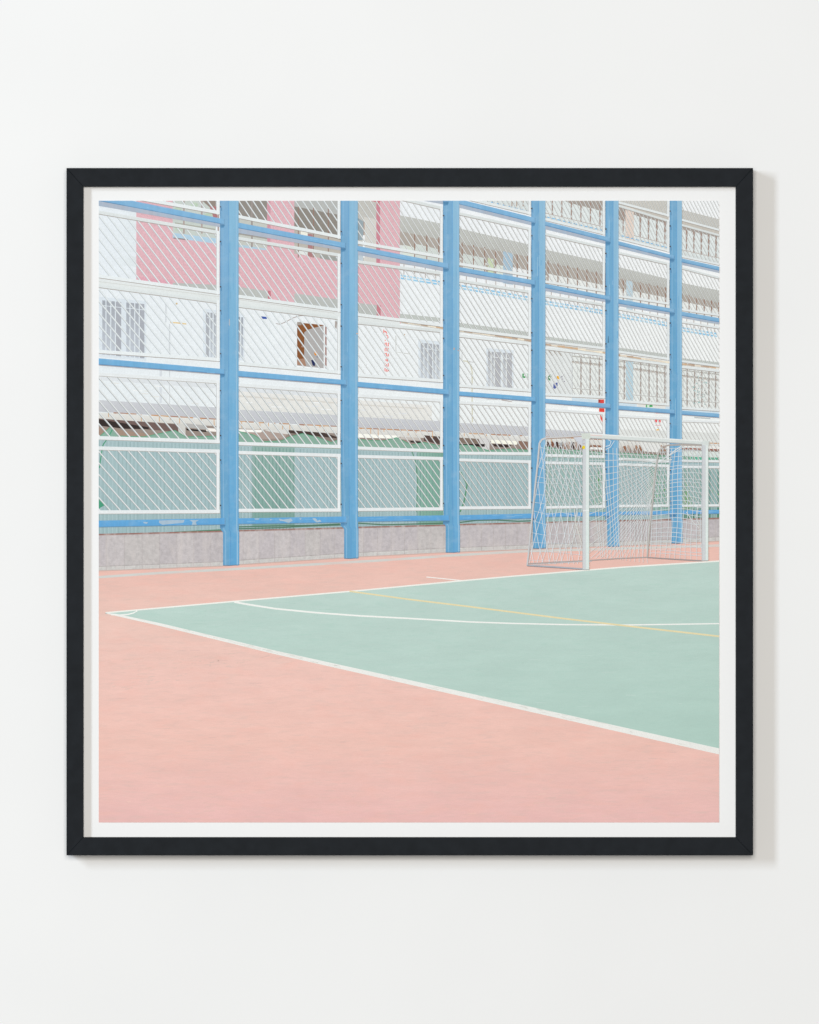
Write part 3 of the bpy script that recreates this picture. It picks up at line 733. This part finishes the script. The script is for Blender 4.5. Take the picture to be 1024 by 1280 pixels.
# rails: (left, top y left, bottom y left, right, top y right, bottom y right, soffit left, soffit right)
RAILS = [
  (123, 242.5, 251.2, 281.2, 274.2, 281, 6, 4), (298, 278.3, 285.3, 432.6, 304, 310.8, 6, 3.5), (447, 307.4, 313.9, 561.5, 329.8, 336, 4.6, 4.6),
  (574, 333.8, 339.8, 669.5, 350.7, 356.6, 4, 3.5), (681.5, 354.6, 360.2, 763.4, 370.6, 375.8, 3.5, 3), (773, 373.8, 379.6, 843.8, 386.5, 391.7, 3, 2.6), (852, 389.4, 394.8, 899, 397.6, 403, 2.6, 2.4),
  (574, 249, 255.4, 669.3, 272.6, 278.9, 4.2, 4), (681.5, 276.8, 282.2, 763.4, 297.2, 303, 4.4, 3.6), (773, 301.5, 306.5, 843.4, 319.6, 324.3, 3.6, 3), (852, 323, 328, 899, 333.4, 338.4, 3, 2.8), (530, 238, 246, 561, 247.4, 253, 5, 4),
  (123, 447.9, 455.8, 281.5, 461.5, 468, 1, 1), (298, 463.5, 470.7, 434, 475.2, 481.4, 1, 1), (447, 477.2, 483.8, 562, 487, 493.4, .9, .9), (574, 489.2, 494.7, 670.4, 496.4, 502.1, .8, .8),
  (681.5, 498.4, 503.9, 764, 505, 510.5, .8, .8), (773, 506.8, 512.1, 844, 512.3, 517.4, .8, .8), (852, 513.4, 518.4, 899, 517.1, 522, .7, .7),
  (123, 650.8, 659.2, 282, 647.6, 656, 0, 0), (298, 647.9, 655.4, 434.2, 645.5, 653.4, 0, 0), (447.6, 646, 652.4, 562.3, 644, 651.2, 0, 0), (574.6, 644, 650.6, 671, 641.8, 648.2, 0, 0),
  (682, 641.4, 646.6, 763.2, 639.8, 645.2, 0, 0), (774, 639.6, 644, 845, 638.3, 643.5, 0, 0), (853, 638, 643, 899, 637.2, 642.4, 0, 0)]
POSTS = [(275.2, 286, 298.4, 279, 286.8, 299, 707, 706.4), (426, 436.2, 447.4, 430.4, 437.8, 448.2, 698.4, 697.6), (554, 565.6, 574.2, 557.3, 566.4, 575, 690.8, 690.2),
         (664.2, 673.6, 681.8, 666.2, 674.4, 682.4, 685.8, 685.2), (756.8, 766.4, 773.3, 758.5, 767.2, 774.4, 683.4, 682.8), (837.2, 846, 852.4, 839.6, 846.8, 853.2, 679.4, 678.8)]
for i, (x0, t0, b0, x1, t1, b1, s0, s1) in enumerate(RAILS):
    q = Ink(); lowr = b0 > 600
    cu, cd2 = ((128, 177, 214), (122, 172, 210)) if not lowr else ((100, 164, 213), (95, 159, 209))
    if 450 < b0 < 530: cu, cd2 = (116, 172, 212), (112, 168, 209)
    if x0 > 650 and not lowr: cu, cd2 = (132, 178, 212), (118, 166, 204)
    q.poly([(x0, t0), (x1, t1), (x1, b1), (x0, b0)], [cu, cu, cd2, cd2], 36)
    q.poly([(x0, b0 - .8), (x1, b1 - .8), (x1, b1), (x0, b0)], (92, 136, 176) if not lowr else (104, 142, 176), 37)
    if s0 and x1 - x0 > 20 or s0:
        xe = next((p[0] for p in POSTS if p[0] < x1 < p[2] + 1), x1)
        f = (xe - x0) / (x1 - x0); be = b0 + (b1 - b0) * f
        q.poly([(x0, b0), (xe, be), (xe, be + s1), (x0, b0 + s0)], (172, 180, 194) if s0 > 1.5 else (170, 166, 170), 33)
    if x1 < 895:                                   # end of the rail where it laps the post
        q.poly([(x1 - 1.2, t1 - .2), (x1, t1), (x1, b1), (x1 - 1.2, b1)], (110, 156, 192), 39)
        xe = next((p[0] for p in POSTS if p[0] < x1 < p[2] + 1), x1 - 6)
        q.poly([(xe, b1 - .6), (x1, b1), (x1 - 1, b1 + 3.4), (xe, b1 + 4.6)], [(74, 122, 160), (74, 122, 160), (98, 150, 190), (98, 150, 190)], 36)
    if i == 19:
        for pts in ([(199, 650.6), (214, 650), (231, 650), (229.5, 653.4), (216, 654.8), (203, 656), (199, 653.6)], [(237, 650.2), (249, 650), (245, 652.4), (246, 656), (240, 656), (241, 652.6)], [(179, 652.4), (185, 652.6), (184, 654.8), (180, 654)]):
            q.poly(pts, (166, 187, 204), 41)
    if i == 20:
        for pts in ([(348.6, 648.4), (354, 649.6), (364, 648), (366, 651), (361, 653.6), (355, 651.6), (350, 651)], [(390.6, 647.6), (395, 648), (397, 651), (400, 649.6), (402, 652), (396, 653), (392, 650)], [(318, 648), (325, 648), (323, 649.6), (319, 649.4)], [(337, 649), (340, 649), (339, 651)], [(374, 648), (377, 648), (376, 650)]):
            q.poly(pts, (170, 189, 204), 41)
    # light coat of dirt and sheen along the rail
    for k in range(5):
        x = random.uniform(x0, x1 - 12); f = (x - x0) / (x1 - x0); y = t0 + (t1 - t0) * f + random.uniform(1, max(1.2, (b0 - t0) - 2)); sl = (t1 - t0) / (x1 - x0)
        q.line([(x, y), (x + 10, y + 10 * sl)], .7, mix(cu, (160, 196, 222), random.uniform(.1, .5)), 38)
    q.build('printed_fence_rail', M_BLUE, paper)

for i, (a, f, r, a2, f2, r2, yl, yr) in enumerate(POSTS):
    q = Ink(); far = i / 5
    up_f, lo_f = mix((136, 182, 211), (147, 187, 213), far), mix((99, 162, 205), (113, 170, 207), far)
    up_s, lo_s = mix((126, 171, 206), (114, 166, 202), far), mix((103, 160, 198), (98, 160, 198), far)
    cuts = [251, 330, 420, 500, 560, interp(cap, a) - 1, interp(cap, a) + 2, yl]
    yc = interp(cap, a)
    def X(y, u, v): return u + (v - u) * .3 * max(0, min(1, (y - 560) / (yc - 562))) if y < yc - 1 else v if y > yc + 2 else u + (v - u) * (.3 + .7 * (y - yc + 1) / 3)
    for k in range(7):
        y0, y1 = cuts[k], cuts[k + 1]; tt0, tt1 = (y0 - 251) / 440, (y1 - 251) / 440
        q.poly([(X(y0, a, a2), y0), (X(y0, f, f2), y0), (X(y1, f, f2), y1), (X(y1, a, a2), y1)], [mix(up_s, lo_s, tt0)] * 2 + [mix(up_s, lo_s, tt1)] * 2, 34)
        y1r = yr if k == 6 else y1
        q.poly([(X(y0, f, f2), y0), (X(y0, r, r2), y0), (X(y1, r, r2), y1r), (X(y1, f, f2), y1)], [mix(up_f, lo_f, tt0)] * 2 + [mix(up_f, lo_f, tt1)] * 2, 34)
        for xx, wd, cc in ((a + .5, 1.0, (96, 146, 186)), (f, .9, mix((108, 162, 206), (92, 150, 196), tt0)), (a + (f - a) * .35, 1.0, mix(up_s, (140, 182, 214), .6)), (f + (r - f) * .8, 1.6, mix(up_f, (150, 188, 216), .6))):
            g = (xx - a) / (r - a)
            q.line([(X(y0, xx, a2 + (r2 - a2) * g), y0), (X(y1, xx, a2 + (r2 - a2) * g), y1)], wd, cc if xx != a + .5 else mix(cc, lo_s, .3), 35)
    q.line([(a2, yl - .5), (f2, yl - .2), (r2, yr - .4)], .9, (96, 130, 156), 36)
    for k in range(16):
        x = random.uniform(a + 2, r - 1); y = random.uniform(255, 670); q.line([(x, y), (x + random.uniform(-.4, .4), y + random.uniform(4, 26))], random.uniform(.5, 1.2), mix(mix(up_f, lo_f, (y - 251) / 440), random.choice([(150, 190, 218), (96, 156, 200)]), .35), 35.4)
    if i == 0: q.poly([(286.4, 398), (287.6, 400), (287.4, 408), (286.2, 406)], (178, 184, 190), 36)
    if i == 1: q.poly([(445.4, 416.4), (447.2, 416.2), (447.4, 417.8), (445.6, 418)], (206, 176, 160), 36)
    if i == 2: q.poly([(567, 434.6), (568.6, 435), (568.4, 437), (567.2, 437.6)], (200, 166, 146), 36); q.poly([(572, 437.6), (573.4, 437.4), (573, 439.4)], (200, 156, 140), 36)
    for bi, y in bolts:
        if bi == i and 253 < y < 645:
            q.rect(a - .3, y - .8, a + 1.5, y + .9, (74, 74, 84), 40); q.line([(a + 1.6, y + 1), (a + 1.8, y + 5)], .9, (92, 138, 178), 39.5)
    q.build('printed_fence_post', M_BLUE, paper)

# ------------------------------------------------------------------ the goal in the picture
q = Ink(); NT = (214, 219, 224)
def net(x0f, x1f, y0f, y1f, nu, nv, wob, wd, col, lay, skew=0):
    """cords of a hanging net; the functions give its bent edges"""
    def pt(u, v):
        xa, xb = x0f(v), x1f(v); x = xa + (xb - xa) * u; ya, yb = y0f(u), y1f(u)
        y = ya + (yb - ya) * v
        return (x + wob * math.sin(7 * v + 5 * u + 1) + skew * v * (1 - u), y + wob * 1.3 * math.sin(6 * u + 3 * v) * math.sin(3.14 * v))
    for i in range(nu + 1):
        ph = random.uniform(-.25, .25) / nu
        q.line([pt(i / nu + ph * math.sin(3 * k / 10), k / 10) for k in range(11)], wd, col, lay)
    for j in range(nv + 1):
        ph = random.uniform(-.25, .25) / nv
        q.line([pt(k / 14, min(1, max(0, j / nv + ph))) for k in range(15)], wd, col, lay + .5)
# back net: level on the right, drawn up towards the far corner in the middle
net(lambda v: 822 - 11 * v, lambda v: 878, lambda u: 561 - 3 * u, lambda u: 697 + 4 * u, 10, 25, 1.4, .64, (209, 215, 219), 44, 0)
for k in range(26):                              # cords fanning out of the gathered corner
    t = k / 25; ex, ey = (737, 566 + 132 * (t / .55)) if t < .55 else (737 + 72 * (t - .55) / .45, 698 - 2 * (t - .55))
    sx, sy = 822 - 9 * t, 570 + 62 * t
    mx, my = sx + (ex - sx) * .5, sy + (ey - sy) * .5 + 13 * math.sin(3.14 * min(1, t * 1.1))
    q.line([((1 - f) ** 2 * sx + 2 * f * (1 - f) * mx + f * f * ex + .5 * math.sin(9 * f + k), (1 - f) ** 2 * sy + 2 * f * (1 - f) * my + f * f * ey) for f in [z / 12 for z in range(13)]], .62, (211, 215, 217), 45)
for k in range(15):                              # cords across the fan
    t = (k + .6) / 15
    pts = [(815 - 78 * t ** .8 + 12 * f * t + 1.2 * math.sin(6 * f + k), 560 + 18 * (1 - t) * f + (136 - 10 * (1 - t)) * f) for f in [z / 12 for z in range(13)]]
    q.line([p for p in pts if p[0] < 822 - 11 * (p[1] - 560) / 137], .62, (210, 215, 217), 45.5)
# side net on the left, its cords crossing aslant and thinning downwards
for s in (1, -1):
    for k in range(-10, 17):
        pts = []
        for j in range(13):
            v = j / 12; xl = 674.5 - 14 * v; xr = 728
            u = (k / 8.0) + s * v * .5 + .02 * math.sin(5 * v + k * 2); x = xl + (xr - xl) * u
            if xl - .2 <= x <= xr: pts.append((x + 1.0 * math.sin(9 * v + k), 551 + 154 * v + 5 * u * math.sin(3.14 * v)))
        if len(pts) > 1: q.line(pts, .66, (216, 221, 226), 46 if s > 0 else 46.5)
for j in range(13):
    v = (j + random.uniform(.2, .8)) / 13; xl = 674.5 - 14 * v
    q.line([(xl, 551 + 154 * v), ((xl + 700) / 2, 555 + 152 * v + 2.4 * math.sin(j)), (702, 554 + 152 * v), (728, 558 + 151 * v + 3 * math.sin(2 * j))], .48, (207, 213, 217), 47)
# slack and gathered cords
q.line([(778, 574), (795, 574.4), (806, 575), (814, 577), (821, 579), (830, 575.5), (840, 574.5)], 1.5, (208, 212, 212), 48)
q.line([(835, 570), (845, 562), (853, 557)], 1.1, (216, 220, 222), 48); q.line([(824, 578), (832, 572), (846, 564), (852, 560)], .9, (212, 216, 220), 48)
q.line([(760, 549), (764, 552), (762, 557), (757, 558)], .9, (218, 224, 230), 48); q.line([(757, 562), (763, 559), (768, 551)], .8, (214, 222, 230), 48)
q.line([(718, 636), (720, 655), (724, 668), (727, 680)], 1.2, (210, 210, 206), 48); q.line([(721, 640), (719, 660), (716, 676), (709, 684)], .8, (208, 208, 204), 48)
q.line([(858, 640), (866, 652), (874, 660)], .9, (214, 216, 216), 48); q.line([(872, 632), (870, 648), (874, 655)], .8, (214, 216, 216), 48)
q.build('printed_goal_net', M_PLAIN, paper, 'thin pale net hanging on the pictured goal')
q = Ink()
GT = (208, 213, 213)
q.line([(660, 704.6), (690, 703), (735, 700.6), (775, 698), (809, 696.6)], 1.3, (168, 160, 158), 50); q.line([(664, 706), (700, 703.6), (740, 701.4)], .7, (200, 202, 206), 51)
q.line([(809, 696.8), (842, 699), (877, 701)], 1.5, (156, 146, 146), 50)
back = [(877, 556.4), (852, 556), (836, 556.4), (828, 558.6), (823.6, 563.6), (822, 571), (819, 590.7), (815, 632), (811, 669.5), (809, 696)]
q.line(back, 1.9, (190, 188, 184), 51); q.line([(x + .8, y) for x, y in back[4:]], .6, (160, 152, 148), 52); q.line(back[:4], .7, (158, 134, 122), 52)
side = [(728, 544.4), (711, 546), (683, 547.4), (677.4, 549.4), (674.4, 554), (672.8, 573), (668.7, 612), (664.6, 653), (660.6, 694), (659.2, 706.6)]
q.line(side, 2.3, (200, 200, 202), 53); q.line([(x - .2, y + 1) for x, y in side[:3]], .8, (178, 152, 136), 54); q.line([(x + .9, y) for x, y in side[4:]], .7, (164, 160, 160), 54)
q.line([(658.6, 706.6), (690, 708.4), (729, 711.2)], 2.0, (172, 176, 184), 53); q.line([(659, 707.4), (729, 712)], .6, (132, 130, 138), 54)
q.poly([(716, 546.4), (728.4, 544), (728.4, 559)], (204, 207, 215), 53)
q.poly([(727, 542.6), (737, 541.6), (885, 551.4), (885, 556.4), (737, 548), (728, 549)], (214, 219, 217), 55)
q.poly([(737, 541.6), (884, 551.2), (884, 552.4), (737, 543)], (232, 234, 233), 56); q.poly([(737, 547), (884, 555.4), (884, 556.6), (737, 548.2)], (176, 178, 178), 56)
q.poly([(738, 543.2), (753, 544.2), (753, 545.6), (738, 544.6)], (226, 206, 202), 57)
for a, m2, bb, y0, y1a, y1b in ((728.1, 732.4, 736.6, 546, 712.4, 712.2), (877.2, 882, 885.4, 552.6, 701.2, 700.9)):
    q.poly([(a, y0), (m2, y0), (m2, y1a), (a, y1a)], [(202, 205, 209)] * 2 + [(207, 209, 211)] * 2, 57)
    q.poly([(m2, y0), (bb, y0), (bb, y1b), (m2, y1a)], [(218, 225, 224)] * 2 + [(212, 224, 220)] * 2, 57)
    q.line([(m2 + 1.6, y0 + 4), (m2 + 1.6, y1a - 1)], .8, (230, 236, 235), 58); q.line([(a + .4, y0 + 4), (a + .4, y1a)], .7, (186, 188, 192), 58)
    q.line([(a, y1a - .3), (bb, y1b - .3)], .8, (170, 176, 176), 58)
q.poly([(726.8, 541.8), (738, 541.2), (738, 548.6), (727.4, 548.6)], (208, 214, 206), 58)
q.poly([(878, 550.6), (886, 551), (886, 557), (878, 556.4)], (212, 218, 216), 58)
q.line([(728.2, 638.6), (736.6, 637.8)], .8, (238, 240, 240), 59)
q.disc(730, 549.8, .6, (170, 130, 126), 60); q.disc(730, 554.6, .6, (170, 130, 126), 60)
q.disc(729.6, 559.2, 1.9, (232, 206, 54), 60, 2.3, 14)
q.build('printed_goal_frame', M_PLAIN, paper, 'white tubular goal frame in the picture')
